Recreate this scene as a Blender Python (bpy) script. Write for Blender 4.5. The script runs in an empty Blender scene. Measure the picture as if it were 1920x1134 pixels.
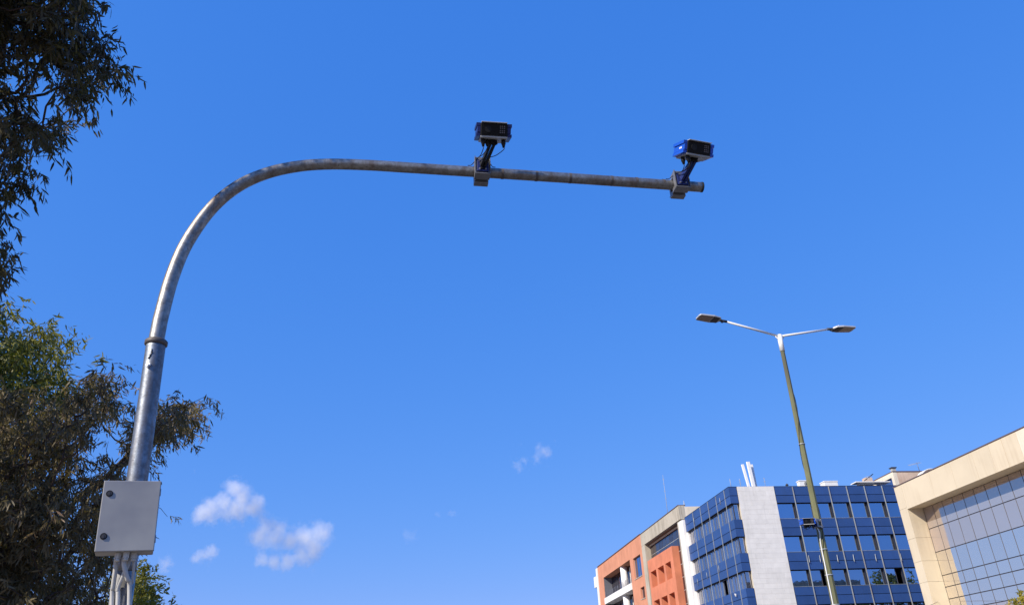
import bpy, bmesh, math, random
import numpy as np
from mathutils import Vector, Matrix
R = math.radians
rng = np.random.default_rng(7)
random.seed(7)
scene = bpy.context.scene
col = scene.collection

# ------------------------------------------------------------------ camera
F, CX, CY = 1443.0, 960.0, 567.0            # focal length and centre in photograph pixels
def _n(v): return v / np.linalg.norm(v)
_Z = _n(np.array([840 - CX, 2170 + CY, -F]))
_Y = np.array([765 - CX, -(1307 - CY), -F]); _Y = _n(_Y - _Z * _Y.dot(_Z))
_X = np.cross(_Y, _Z)
RM = np.array([_X, _Y, _Z])                 # camera axes -> world (world Y runs along the street)
EYE = np.array([0, 0, 1.6])
cd = bpy.data.cameras.new('camera'); cam = bpy.data.objects.new('camera', cd); col.objects.link(cam)
cd.sensor_width = 36; cd.lens = F / 1920 * 36; cd.clip_start = .1; cd.clip_end = 8000
M4 = Matrix([list(RM[i]) + [0] for i in range(3)] + [[0, 0, 0, 1]])
cam.matrix_world = Matrix.Translation(Vector(EYE)) @ M4
scene.camera = cam
def ray(x, y): return _n(RM @ np.array([x - CX, -(y - CY), -F]))
def at_y(x, y, Y): r = ray(x, y); return EYE + r * (Y / r[1])
def at_x(x, y, X): r = ray(x, y); return EYE + r * (X / r[0])
def at_d(x, y, d): return EYE + ray(x, y) * d

# ------------------------------------------------------------------ light
SUN_EL, SUN_AZ = R(34), R(238)              # azimuth clockwise from +Y: behind the camera, to the left
w = bpy.data.worlds.new('World'); scene.world = w; w.use_nodes = True
nt = w.node_tree; nt.nodes.clear()
sky = nt.nodes.new('ShaderNodeTexSky'); sky.sky_type = 'NISHITA'; sky.sun_disc = False
sky.sun_elevation = SUN_EL; sky.sun_rotation = SUN_AZ
sky.air_density = 1.0; sky.dust_density = .3; sky.ozone_density = 3.0; sky.altitude = 100
hs = nt.nodes.new('ShaderNodeHueSaturation'); hs.inputs['Saturation'].default_value = 1.22
bg = nt.nodes.new('ShaderNodeBackground'); bg.inputs['Strength'].default_value = .10
wo = nt.nodes.new('ShaderNodeOutputWorld')
# the phone camera's tone response, the same for the whole sky: a power curve per channel
sep = nt.nodes.new('ShaderNodeSeparateColor'); com = nt.nodes.new('ShaderNodeCombineColor')
nt.links.new(sky.outputs[0], hs.inputs['Color']); nt.links.new(hs.outputs[0], sep.inputs[0])
for i, (g_, k_) in enumerate(((.70, .93), (.42, 1.80), (.22, 5.05))):
    p_ = nt.nodes.new('ShaderNodeMath'); p_.operation = 'POWER'; p_.inputs[1].default_value = g_; nt.links.new(sep.outputs[i], p_.inputs[0])
    q_ = nt.nodes.new('ShaderNodeMath'); q_.operation = 'MULTIPLY'; q_.inputs[1].default_value = k_; nt.links.new(p_.outputs[0], q_.inputs[0]); nt.links.new(q_.outputs[0], com.inputs[i])
nt.links.new(com.outputs[0], bg.inputs[0]); nt.links.new(bg.outputs[0], wo.inputs[0])
sd = bpy.data.lights.new('sun', 'SUN'); sd.energy = 4.6; sd.angle = R(.5); sd.color = (1, .92, .80)
sun = bpy.data.objects.new('sun', sd); col.objects.link(sun)
S = Vector((math.sin(SUN_AZ) * math.cos(SUN_EL), math.cos(SUN_AZ) * math.cos(SUN_EL), math.sin(SUN_EL)))
sun.rotation_euler = S.to_track_quat('Z', 'Y').to_euler()
sun.location = (-30, -30, 40)
scene.view_settings.view_transform = 'Standard'; scene.view_settings.look = 'None'
scene.view_settings.exposure = .36; scene.view_settings.gamma = 1; scene.view_settings.use_curve_mapping = False
scene.cycles.volume_bounces = 3; scene.cycles.max_bounces = 8; scene.cycles.transparent_max_bounces = 12

# ------------------------------------------------------------------ materials
MATS = {}
class NT:
    def __init__(s, name):
        s.m = bpy.data.materials.new(name); s.m.use_nodes = True; s.t = s.m.node_tree; s.t.nodes.clear()
        s.out = s.n('OutputMaterial')
    def n(s, k, **kw):
        o = s.t.nodes.new('ShaderNode' + k)
        for a, v in kw.items():
            if hasattr(o, a): setattr(o, a, v)
            else: o.inputs[a.replace('_', ' ')].default_value = v
        return o
    def l(s, a, b): s.t.links.new(a, b)
    def noise(s, scale, detail=4, rough=.6, stretch=(1, 1, 1), coord='Object'):
        tc = s.n('TexCoord'); mp = s.n('Mapping'); mp.inputs['Scale'].default_value = stretch
        no = s.n('TexNoise'); no.inputs['Scale'].default_value = scale; no.inputs['Detail'].default_value = detail; no.inputs['Roughness'].default_value = rough
        g = s.n('NewGeometry') if coord == 'World' else None
        s.l(g.outputs['Position'] if g else tc.outputs[coord], mp.inputs[0]); s.l(mp.outputs[0], no.inputs['Vector'])
        return no.outputs['Fac']
    def ramp(s, fac, stops):
        r = s.n('ValToRGB'); e = r.color_ramp.elements
        e[0].position, e[0].color = stops[0][0], (*stops[0][1], 1)
        e[1].position, e[1].color = stops[-1][0], (*stops[-1][1], 1)
        for p, c in stops[1:-1]:
            k = e.new(p); k.color = (*c, 1)
        s.l(fac, r.inputs[0]); return r.outputs[0]
    def mix(s, a, b, f, mode='MIX'):
        x = s.n('Mix'); x.data_type = 'RGBA'; x.blend_type = mode
        for v, i in ((f, 0), (a, 6), (b, 7)):
            if isinstance(v, (int, float)): x.inputs[i].default_value = v
            elif isinstance(v, tuple): x.inputs[i].default_value = (*v, 1)
            else: s.l(v, x.inputs[i])
        return x.outputs[2]
    def bsdf(s, base, rough=.6, metal=0, bump=None, bs=.2, bd=.02, spec=.5, coat=0):
        b = s.n('BsdfPrincipled')
        if isinstance(base, tuple): b.inputs['Base Color'].default_value = (*base, 1)
        else: s.l(base, b.inputs['Base Color'])
        if isinstance(rough, (int, float)): b.inputs['Roughness'].default_value = rough
        else: s.l(rough, b.inputs['Roughness'])
        b.inputs['Metallic'].default_value = metal; b.inputs['Specular IOR Level'].default_value = spec
        b.inputs['Coat Weight'].default_value = coat
        if bump is not None:
            u = s.n('Bump'); u.inputs['Strength'].default_value = bs; u.inputs['Distance'].default_value = bd
            s.l(bump, u.inputs['Height']); s.l(u.outputs[0], b.inputs['Normal'])
        return b.outputs[0]
    def done(s, sh, vol=False):
        s.l(sh, s.out.inputs['Volume' if vol else 'Surface']); MATS[s.m.name] = s.m; return s.m

def mul(c, k): return tuple(x * k for x in c)
def surface(name, c, rough=.7, var=.12, scale=1.5, streak=0, bump=.15, rand=.0, metal=0, spec=.4, coat=0, streak_col=None, fine=40, bd=.01):
    t = NT(name)
    base = t.ramp(t.noise(scale, 6, .62, coord='World'), [(.3, mul(c, 1 - var)), (.5, c), (.7, mul(c, 1 + var))])
    if streak:
        f = t.noise(1.0, 5, .6, stretch=(4.5, 4.5, .16), coord='World')
        g = t.noise(.35, 3, .6, coord='World')
        mm = t.n('Math', operation='MULTIPLY'); t.l(f, mm.inputs[0]); t.l(g, mm.inputs[1])
        k = t.ramp(mm.outputs[0], [(.24, (0, 0, 0)), (.40, (streak,) * 3)])
        base = t.mix(base, streak_col or mul(c, .45), k)
    if rand:
        oi = t.n('ObjectInfo')
        base = t.mix(base, t.ramp(oi.outputs['Random'], [(0, (1 - rand,) * 3), (1, (1 + rand * .3,) * 3)]), 1.0, 'MULTIPLY')
    r = t.n('MapRange'); t.l(t.noise(scale * 3, 4), r.inputs[0]); r.inputs[3].default_value = rough - .1; r.inputs[4].default_value = min(1, rough + .1)
    return t.done(t.bsdf(base, r.outputs[0], metal, t.noise(fine, 5, .7), bump, bd, spec, coat))

surface('asphalt', (.085, .078, .07), .9, .25, .8, bump=.5, fine=90)
surface('earth', (.17, .125, .085), .95, .3, .25, bump=.5, fine=12)
surface('paving', (.27, .23, .18), .85, .15, 1.2, bump=.3)
surface('kerb_stone', (.4, .39, .36), .85, .15, 2)
surface('road_paint', (.72, .72, .70), .7, .1, 5)
surface('cream_stucco', (.65, .55, .39), .85, .05, .5, streak=.35, streak_col=(.48, .37, .24), rand=.06, bump=.12)
surface('pale_stucco', (.74, .65, .50), .85, .06, .8, streak=.3, rand=.04)
surface('dark_joint', (.10, .085, .07), .9, .1, 2)
surface('glazing_frame', (.045, .04, .042), .5, .15, 3, spec=.5)
surface('window_frame_grey', (.17, .20, .25), .5, .15, 3)
surface('blue_panel', (.028, .074, .225), .42, .10, .7, streak=.35, streak_col=(.03, .06, .14), rand=.16, bump=.04, spec=.45)
surface('blue_core', (.012, .02, .045), .7, .1, 1)
surface('fin_aluminium', (.34, .37, .37), .45, .2, 1.4, streak=.7, streak_col=(.24, .17, .12), metal=.2)
surface('white_stone', (.74, .71, .65), .8, .06, 1.6, streak=.3, streak_col=(.50, .48, .44), rand=.05, bump=.15)
surface('stone_edge', (.52, .46, .36), .85, .1, 1)
surface('white_paint', (.82, .80, .76), .7, .04, 1, streak=.3, streak_col=(.6, .57, .52))
surface('grey_concrete', (.47, .42, .33), .88, .1, .7, streak=.75, streak_col=(.22, .19, .14), bump=.3)
surface('terracotta_render', (.60, .26, .15), .9, .2, .35, streak=.65, streak_col=(.45, .2, .12), bump=.15)
surface('bright_terracotta', (.62, .21, .11), .85, .14, .6, streak=.6, streak_col=(.42, .14, .07))
surface('roof_edge', (.13, .09, .09), .7, .1, 2)
surface('soffit_brown', (.14, .11, .09), .9, .2, 1)
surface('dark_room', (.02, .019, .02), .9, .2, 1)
surface('rail_metal', (.20, .21, .24), .5, .1, 4, metal=.4)
surface('penthouse_render', (.60, .45, .33), .9, .1, 1.2, streak=.6, streak_col=(.42, .28, .18))
surface('plant_white', (.78, .77, .73), .5, .06, 3)
surface('plant_grey', (.38, .38, .36), .6, .15, 5)
surface('antenna_plastic', (.80, .79, .76), .5, .05, 2)
surface('dark_metal', (.045, .043, .045), .55, .2, 8)
surface('olive_paint', (.165, .165, .075), .6, .2, 3.0, streak=.8, streak_col=(.085, .08, .05), bump=.12, fine=60, bd=.004)
surface('lamp_grey', (.50, .50, .50), .45, .05, 4, metal=.15)
surface('lamp_lens', (.30, .20, .15), .3, .1, 6, spec=.5)
surface('lamp_under', (.06, .05, .05), .6, .1, 6)
surface('camera_blue', (.012, .085, .50), .38, .06, 6, bump=.02, coat=.2)
surface('camera_navy_and_shaded_blue', (.013, .025, .13), .45, .08, 6, bump=.02)
surface('camera_black', (.010, .010, .011), .6, .1, 8, bump=.03, spec=.3)
surface('camera_face', (.006, .006, .007), .35, .1, 8, bump=.0, spec=.2)
surface('led_dim', (.16, .13, .12), .4, .2, 30)
surface('bracket_alu', (.25, .25, .26), .42, .12, 14, metal=.55, bump=.05)
surface('bolt_zinc', (.62, .62, .62), .35, .1, 20, metal=.8)
surface('conduit_pvc', (.55, .53, .48), .55, .12, 7, streak=.4)
surface('bark', (.085, .068, .052), .95, .35, 7, bump=.9, fine=22, bd=.03)
surface('twig_bark', (.075, .05, .038), .9, .3, 9)
surface('cable_black', (.012, .012, .013), .6, .1, 4)
surface('tape_dark', (.11, .095, .085), .6, .15, 10, metal=.3)
surface('white_print', (.85, .86, .88), .5, .02, 3)

def galvanised(name, c, rust):
    t = NT(name)
    v = t.n('TexVoronoi'); v.inputs['Scale'].default_value = 55
    tc = t.n('TexCoord'); t.l(tc.outputs['Object'], v.inputs['Vector'])
    spangle = t.ramp(v.outputs['Color'], [(0, mul(c, .86)), (1, mul(c, 1.12))])
    blot = t.noise(16, 8, .75); base = t.mix(spangle, mul(c, .45), t.ramp(blot, [(.40, (0, 0, 0)), (.62, (.85,) * 3)]))
    st = t.noise(9, 6, .7, stretch=(1.0, 1.0, .10)); base = t.mix(base, rust, t.ramp(st, [(.46, (0, 0, 0)), (.70, (.8,) * 3)]))
    sp = t.noise(38, 3, .6); base = t.mix(base, (.05, .045, .045), t.ramp(sp, [(.66, (0, 0, 0)), (.72, (.8,) * 3)]))
    rr = t.n('MapRange'); t.l(blot, rr.inputs[0]); rr.inputs[3].default_value = .34; rr.inputs[4].default_value = .62
    return t.done(t.bsdf(base, rr.outputs[0], .86, t.noise(60, 4), .12, .004))
galvanised('galvanised_steel', (.27, .30, .34), (.15, .115, .09))
galvanised('galvanised_arm', (.36, .35, .33), (.17, .11, .075))
galvanised('dusty_steel', (.52, .52, .52), (.38, .35, .30))

def enclosure_paint():
    t = NT('enclosure_grey')
    n1 = t.noise(2.2, 3, .5); base = t.ramp(n1, [(.35, (.27, .26, .25)), (.65, (.39, .37, .325))])
    base = t.mix(base, (.36, .31, .25), t.ramp(t.noise(10, 5, .7, stretch=(1, 1, .12)), [(.62, (0, 0, 0)), (.8, (.5,) * 3)]))
    return t.done(t.bsdf(base, .38, .15, t.noise(80, 3), .05, .003))
enclosure_paint()

def glass(name, tint, dif, fac, rough=.02, see=0., rand=.1, wob=.006):
    """window glass: a mirror-like coat over a dark or see-through body"""
    t = NT(name)
    oi = t.n('ObjectInfo')
    tc = t.mix(tint, t.ramp(oi.outputs['Random'], [(0, (1 - rand,) * 3), (1, (1 + rand,) * 3)]), 1.0, 'MULTIPLY')
    g = t.n('BsdfGlossy'); g.inputs['Roughness'].default_value = rough; t.l(tc, g.inputs['Color'])
    bu = t.n('Bump'); bu.inputs['Strength'].default_value = .5; bu.inputs['Distance'].default_value = wob
    t.l(t.noise(1.3, 2, .5, coord='World'), bu.inputs['Height']); t.l(bu.outputs[0], g.inputs['Normal'])
    d = t.n('BsdfDiffuse'); d.inputs['Color'].default_value = (*dif, 1)
    body = d.outputs[0]
    if see:
        tr = t.n('BsdfTransparent'); tr.inputs['Color'].default_value = (*mul(tint, 1.0), 1)
        m0 = t.n('MixShader'); m0.inputs[0].default_value = see; t.l(d.outputs[0], m0.inputs[1]); t.l(tr.outputs[0], m0.inputs[2]); body = m0.outputs[0]
    m = t.n('MixShader'); m.inputs[0].default_value = fac; t.l(body, m.inputs[1]); t.l(g.outputs[0], m.inputs[2])
    return t.done(m.outputs[0])
glass('blue_glass', (.42, .56, .74), (.01, .03, .07), .70, see=.6, rand=.16)
glass('curtain_glass', (.74, .74, .80), (.10, .11, .14), .50, see=.75)
glass('cream_building_glass', (1.0, .93, .78), (.30, .28, .28), .66, rand=.05, wob=.004)
glass('cream_building_spandrel_glass', (1.0, .84, .72), (.31, .29, .285), .44, rand=.06, wob=.004)
glass('smoky_glass', (.50, .46, .46), (.035, .035, .045), .42, rand=.2)
surface('curtain_cloth', (.85, .78, .82), .95, .12, 3, rand=.35)

def leaf_mat(name, dark, light, brown):
    t = NT(name)
    at = t.n('Attribute'); at.attribute_name = 'tone'; at.attribute_type = 'GEOMETRY'
    c = t.ramp(at.outputs['Fac'], [(0, dark), (.55, light), (.82, light), (1, brown)])
    b = t.n('BsdfPrincipled'); t.l(c, b.inputs['Base Color']); b.inputs['Roughness'].default_value = .5; b.inputs['Specular IOR Level'].default_value = .25
    tr = t.n('BsdfTranslucent'); t.l(t.mix(c, (1.35, 1.35, .45), 1.0, 'MULTIPLY'), tr.inputs['Color'])
    m = t.n('MixShader'); m.inputs[0].default_value = .32; t.l(b.outputs[0], m.inputs[1]); t.l(tr.outputs[0], m.inputs[2])
    return t.done(m.outputs[0])
leaf_mat('eucalyptus_leaf_grey', (.030, .024, .013), (.115, .095, .052), (.32, .25, .15))
leaf_mat('eucalyptus_leaf_brown', (.046, .038, .018), (.185, .145, .080), (.38, .24, .16))
leaf_mat('eucalyptus_leaf_green', (.070, .080, .016), (.225, .215, .045), (.32, .27, .07))
leaf_mat('bush_leaf_yellow', (.12, .12, .02), (.38, .32, .05), (.5, .34, .07))

# ------------------------------------------------------------------ object helpers
def tag(o, label=None, cat=None, group=None, kind=None):
    for k, v in (('label', label), ('category', cat), ('group', group), ('kind', kind)):
        if v: o[k] = v
    return o
def thing(name, label, cat, loc=(0, 0, 0), group=None, rot=None):
    o = bpy.data.objects.new(name, None); col.objects.link(o); o.location = loc; o.empty_display_size = .3
    if rot: o.rotation_euler = rot
    return tag(o, label, cat, group)
def wl(o):                                  # world origin of a (rotation-free) ancestor chain
    v = Vector((0, 0, 0))
    while o is not None: v += o.location; o = o.parent
    return v
class MB:
    def __init__(s): s.v = []; s.f = []; s.sm = []
    def add(s, vs, fs, smooth=False):
        b = len(s.v); s.v += [tuple(map(float, v)) for v in vs]
        s.f += [tuple(b + i for i in f) for f in fs]; s.sm += [smooth] * len(fs)
    def box(s, x0, x1, y0, y1, z0, z1, mat=None):
        vs = [(x0, y0, z0), (x1, y0, z0), (x1, y1, z0), (x0, y1, z0), (x0, y0, z1), (x1, y0, z1), (x1, y1, z1), (x0, y1, z1)]
        if mat is not None: vs = [tuple(mat @ Vector(v)) for v in vs]
        s.add(vs, [(3, 2, 1, 0), (4, 5, 6, 7), (0, 1, 5, 4), (1, 2, 6, 5), (2, 3, 7, 6), (3, 0, 4, 7)])
        return s
    def tube(s, pts, rad, n=12, cap=True, smooth=True):
        pts = [Vector(p) for p in pts]
        if isinstance(rad, (int, float)): rad = [rad] * len(pts)
        t0 = (pts[1] - pts[0]).normalized(); u = t0.orthogonal().normalized(); vs = []
        for i, p in enumerate(pts):
            t = (pts[min(i + 1, len(pts) - 1)] - pts[max(i - 1, 0)]).normalized()
            u = (u - t * u.dot(t)).normalized(); v = t.cross(u)
            vs += [p + (u * math.cos(a) + v * math.sin(a)) * rad[i] for a in [2 * math.pi * k / n for k in range(n)]]
        fs = [(i * n + k, i * n + (k + 1) % n, (i + 1) * n + (k + 1) % n, (i + 1) * n + k) for i in range(len(pts) - 1) for k in range(n)]
        s.add(vs, fs, smooth)
        if cap:
            b = len(s.v) - len(vs)
            s.f += [tuple(b + k for k in reversed(range(n))), tuple(b + (len(pts) - 1) * n + k for k in range(n))]; s.sm += [False, False]
        return s
    def prism(s, outline, z0, z1, mat=None):       # outline in xy, extruded in z
        n = len(outline)
        vs = [(x, y, z0) for x, y in outline] + [(x, y, z1) for x, y in outline]
        if mat is not None: vs = [tuple(mat @ Vector(v)) for v in vs]
        s.add(vs, [tuple(reversed(range(n))), tuple(range(n, 2 * n))] + [(i, (i + 1) % n, n + (i + 1) % n, n + i) for i in range(n)])
        return s
    def mesh(s, name, mat, off=(0, 0, 0), bevel=0):
        me = bpy.data.meshes.new(name)
        a = np.array(s.v) - np.array(off)
        me.from_pydata(a.tolist(), [], s.f); me.polygons.foreach_set('use_smooth', s.sm)
        if bevel:
            bm = bmesh.new(); bm.from_mesh(me)
            bmesh.ops.bevel(bm, geom=[e for e in bm.edges if e.is_manifold and e.calc_face_angle(0) > .6], offset=bevel, segments=2, affect='EDGES', profile=.5)
            bm.to_mesh(me); bm.free()
        me.materials.append(MATS[mat]); return me
    def build(s, name, mat, parent=None, bevel=0, local=False):
        off = (0, 0, 0) if (parent is None or local) else wl(parent)
        o = bpy.data.objects.new(name, s.mesh(name, mat, off, bevel)); col.objects.link(o); o.parent = parent
        return o
CACHE = {}
def piece(name, mat, parent, x0, x1, y0, y1, z0, z1, bevel=0):
    """a box-shaped piece; alike pieces share their mesh"""
    d = (round(abs(x1 - x0), 3), round(abs(y1 - y0), 3), round(abs(z1 - z0), 3)); key = (mat, d, bevel)
    if key not in CACHE:
        CACHE[key] = MB().box(-d[0] / 2, d[0] / 2, -d[1] / 2, d[1] / 2, -d[2] / 2, d[2] / 2).mesh(name, mat, bevel=bevel)
    o = bpy.data.objects.new(name, CACHE[key]); col.objects.link(o); o.parent = parent
    o.location = Vector(((x0 + x1) / 2, (y0 + y1) / 2, (z0 + z1) / 2)) - (wl(parent) if parent else Vector())
    if name == 'pane': o.rotation_euler = (random.gauss(0, .0012) if d[1] < d[0] else 0, random.gauss(0, .0012) if d[0] < d[1] else 0, random.gauss(0, .0015))
    return o
def structure(o): o['kind'] = 'structure'; return o

# ------------------------------------------------------------------ the ground
g = MB(); N = 3000
g.add([(-N, -N, 0), (N, -N, 0), (N, N, 0), (-N, N, 0)], [(0, 1, 2, 3)]); structure(g.build('ground', 'earth'))
g = MB().box(-1.2, 7.6, -300, 400, -.1, .004); structure(g.build('road', 'asphalt'))
g = MB().box(11.0, 30.0, -300, 400, -.1, .008); structure(g.build('road', 'asphalt'))
g = MB().box(7.75, 10.85, -300, 400, -.1, .12); structure(g.build('median_strip', 'paving'))
g = MB().box(30.15, 36.5, -300, 400, -.1, .13); structure(g.build('pavement', 'paving'))
g = MB().box(-5.2, -1.35, -300, 400, -.1, .13); structure(g.build('pavement', 'paving'))
g = MB()
for x in (-1.35, 7.6, 10.85, 30.0): g.box(x, x + .15, -300, 400, -.1, .14)
structure(g.build('kerb', 'kerb_stone'))
g = MB()
for lx in (3.1, 17.2, 23.4):
    for k in range(60): g.box(lx - .06, lx + .06, -60 + k * 6, -57 + k * 6, .0, .012)
structure(g.build('lane_marking', 'road_paint'))

# ------------------------------------------------------------------ cream building (near, right)
cb = thing('cream_office_building', 'cream rendered office building with a deep framed wall of large grey blue glass panes', 'building', (36, 40, 0))
X0, XG, YF, YN, ZT = 36.0, 37.24, 53.97, 16.0, 15.25
YJ, ZS = 53.02, 13.43
MB().box(37.55, 60, YN + .1, YF - .1, 0, ZT - .4).build('wall', 'cream_stucco', cb)
piece('roof_slab', 'cream_stucco', cb, 36.5, 60, YN + .02, YF - .02, ZT - .4, ZT - .12)
piece('soffit', 'cream_stucco', cb, 36.06, 37.54, YN + .02, YJ, ZS, ZS + .08)
# fascia: tall rendered panels with open joints, a thin coping above
ys = [YF, YJ, 49.6, 47.2, 44.9, 43.25, 42.05, 40.75, 38.4, 36, 33.6, 31.2, 28.8, 26.4, 24, 21.6, 19.2, YN]
piece('panel_backing', 'dark_joint', cb, 36.03, 36.5, YN + .04, YF - .04, ZS + .09, ZT - .13)
for i in range(len(ys) - 1):
    piece('fascia_panel', 'pale_stucco' if i == 7 else 'cream_stucco', cb, X0, 36.28, ys[i + 1] + .010, ys[i] - .010, ZS + (.083 if i == 0 else -.04), ZT - .06, .008)
piece('coping', 'roof_edge', cb, 35.96, 36.5, YN, YF + .03, ZT - .055, ZT)
# far pillar of the frame: its street face and its inner side, in courses
zs = [ZS + .08, 11.35, 9.75, 8.35, 6.75, 5.2, 3.6, 2.0, .02]
piece('pillar_core', 'dark_joint', cb, 36.04, 37.5, YJ + .04, YF - .04, 0, ZS + .05)
for i in range(len(zs) - 1):
    piece('pillar_panel', 'cream_stucco', cb, X0, 37.24, YJ, YF, zs[i + 1] + .006, zs[i] - .006, .008)
piece('frame_base', 'cream_stucco', cb, 36, 37.5, YN, YJ - .02, 0, .7)
# glazing grid
rows = [13.43, 11.93, 10.30, 8.72, 7.95, 7.17, 6.4, 5.6, 4.0, 2.4, .72]
pitch = 1.135
piece('glazing_backing', 'glazing_frame', cb, XG + .03, XG + .3, YN + .1, YJ - .01, .7, ZS)
ny = int((YJ - YN) / pitch)
for r_ in range(len(rows) - 1):
    for k in range(ny):
        y1 = YJ - k * pitch
        if y1 < 30 and r_ > 9: continue
        piece('pane', 'cream_building_spandrel_glass' if r_ in (0, 1, 6) else 'cream_building_glass', cb, XG, XG + .028, y1 - pitch + .028, y1 - .028, rows[r_ + 1] + .03, rows[r_] - .03)
# barrel canopy on the roof seen above the fascia is on the penthouse of the blue building (below)

# ------------------------------------------------------------------ blue office building
bb = thing('blue_office_building', 'blue panelled office building with ribbon windows and a tall white stone stair tower face', 'building', (33.27, 78, 0))
XC, YC, XE, YE = 33.27, 78.0, 60.0, 92.75
RC = .28                                   # how far the windows sit behind the panels
tops = [21.5, 18.12, 14.74, 11.36, 7.98, 4.6]; bots = [19.75, 16.35, 12.97, 9.62, 6.22, 2.85]
splits = [20.56, 17.18, 13.8, 10.5, 7.1, 3.75]
core = MB()
for zt, zb in zip(tops, bots): core.box(XC + .03, XE, YC + .03, YE, zb + .03, zt - .03)
core.build('floor_slab', 'blue_core', bb)
MB().box(XC + 3.6, XE - .2, YC + 3.6, YE - .2, 0, 21.3).build('inner_wall', 'dark_room', bb)
fx = [38.33 + 2.05 * k for k in range(11)]
ly = [YC, 79.3, 81.87, 84.45, 87.03, 89.65, YE]
for i, (zt, zb, zs_) in enumerate(zip(tops, bots, splits)):
    for a, b in ((zt, zs_), (zs_, zb)):
        for k in range(10):
            piece('cladding_panel', 'blue_panel', bb, fx[k] + .035, fx[k + 1] - .035, YC - .03, YC + .03, b + .025, a - .025, .008)
        piece('cladding_panel', 'blue_panel', bb, XC + .01, 34.12, YC - .03, YC + .03, b + .025, a - .025, .008)
        for k in range(6):
            piece('cladding_panel', 'blue_panel', bb, XC - .03, XC + .03, ly[k] + (.035 if k else -.03), ly[k + 1] - .035, b + .025, a - .025, .008)
    if i: piece('sill', 'fin_aluminium', bb, 38.3, XE, YC - .05, YC + .04, zt - .02, zt + .012)
piece('roof_coping', 'blue_core', bb, XC - .04, XE, YC - .04, YE, 21.48, 21.53)
for x in fx[1:10]:
    piece('fin', 'fin_aluminium', bb, x - .035, x + .035, YC - .12, YC - .031, 0, 21.46)
for y in ly[1:6]:
    piece('fin', 'fin_aluminium', bb, XC - .09, XC - .031, y - .022, y + .022, 0, 21.46)
# stone stair tower face, laid in thin courses
piece('stone_backing', 'stone_edge', bb, 34.17, 38.29, YC - .02, YC + .55, 0, 21.52)
nc = 44; ch = 21.52 / nc
for c in range(nc):
    off = [0, .5, .25, .75][c % 4] * 1.38
    xs = sorted({34.17, 38.29, *[round(34.17 + off + k * 1.38, 3) for k in range(-1, 4) if 34.3 < 34.17 + off + k * 1.38 < 38.15]})
    for a, b in zip(xs, xs[1:]):
        d = random.choice([0, .004, .008])
        piece('stone_slab', 'white_stone', bb, a + .003, b - .003, YC - .06 - d, YC - .02 - d, c * ch + .003, (c + 1) * ch - .003)
# windows
def window(parent, axis, u0, u1, z0, z1, d, glassmat, sash=None, opened=False):
    """axis 'x': faces -Y, runs along X at y=d; axis 'y': faces -X, runs along Y at x=d"""
    m = MB(); t = .05
    def bx(a, b, p0, p1, za, zb):
        if axis == 'x': return (a, b, p0, p1, za, zb)
        return (p0, p1, a, b, za, zb)
    for r in ((u0, u1, z1 - t, z1), (u0, u1, z0, z0 + t), (u0, u0 + t, z0 + t, z1 - t), (u1 - t, u1, z0 + t, z1 - t)):
        m.box(*bx(r[0], r[1], d, d + .08, r[2], r[3]))
    if sash:
        m.box(*bx(sash - t / 2, sash + t / 2, d - .01, d + .09, z0 + t, z1 - t))
    o = m.build('window', 'glazing_frame' if axis == 'x' else 'window_frame_grey', parent)
    segs = [(u0 + t, (sash or u1 - 0) - (t / 2 if sash else t))]
    if sash: segs.append((sash + t / 2, u1 - t))
    for i, (a, b) in enumerate(segs):
        if opened and i == 1: continue
        piece('pane', 'smoky_glass' if (i == 1 and axis == 'x') else glassmat, o, *bx(a, b, d + .03, d + .045, z0 + t, z1 - t))
    return o
for i in range(6):
    z1 = bots[i]; z0 = tops[i + 1] if i < 5 else .6
    for k in range(10):
        a, b = fx[k] + .04, fx[k + 1] - .02
        op = (i == 2 and k in (1, 5))
        window(bb, 'x', a, b, z0, z1, YC + RC, 'blue_glass', sash=(b - .72 if op else b - .17), opened=op)
        if random.random() < .55 and not op:         # roller blinds drawn to different depths behind the glass
            zb_ = z1 - (z1 - z0) * random.choice([.3, .45, .6, .95])
            piece('blind', 'curtain_cloth', bb, a + .08, b - .25, YC + RC + .14, YC + RC + .15, zb_, z1 - .04)
        if i < 3 and k not in (0,):
            piece('jamb_post', 'blue_core', bb, fx[k] - .05, fx[k] + .035, YC + .02, YC + RC + .2, z0, z1)
    window(bb, 'x', XC + RC, 34.14, z0, z1, YC + RC, 'curtain_glass')
    for k in range(6):
        a, b = max(ly[k], YC + RC) + .03, ly[k + 1] - .03
        op = (i == 2 and k == 2)
        window(bb, 'y', a, b, z0, z1, XC + RC, 'curtain_glass', sash=(a + b) / 2 + random.uniform(-.5, .4), opened=op)
        # curtains hanging behind the street-side glass
        y = a + .05
        while y < b - .15:
            wdt = random.choice([.12, .25, .45, .7, .9])
            if random.random() < .88 and not (op and y + wdt > (a + b) / 2):
                c = MB(); e = min(y + wdt, b - .05); n_ = max(2, int((e - y) / .06)); xx = XC + RC + .22
                p = [(xx + .025 * (q % 2), y + (e - y) * q / n_) for q in range(n_ + 1)]
                c.add([(px, py, z0 + .05) for px, py in p] + [(px, py, z1 - .05) for px, py in p], [(q, q + 1, n_ + 2 + q, n_ + 1 + q) for q in range(n_)])
                c.build('curtain', 'curtain_cloth', bb)
            y += wdt + random.choice([.05, .12, .3])
piece('end_wall', 'white_paint', bb, XC + .05, XC + 1.2, YE - .25, YE, 0, 21.3)
piece('end_wall', 'dark_room', bb, XC + 1.2, XC + 3.6, YE - .25, YE, 0, 21.3)
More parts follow.
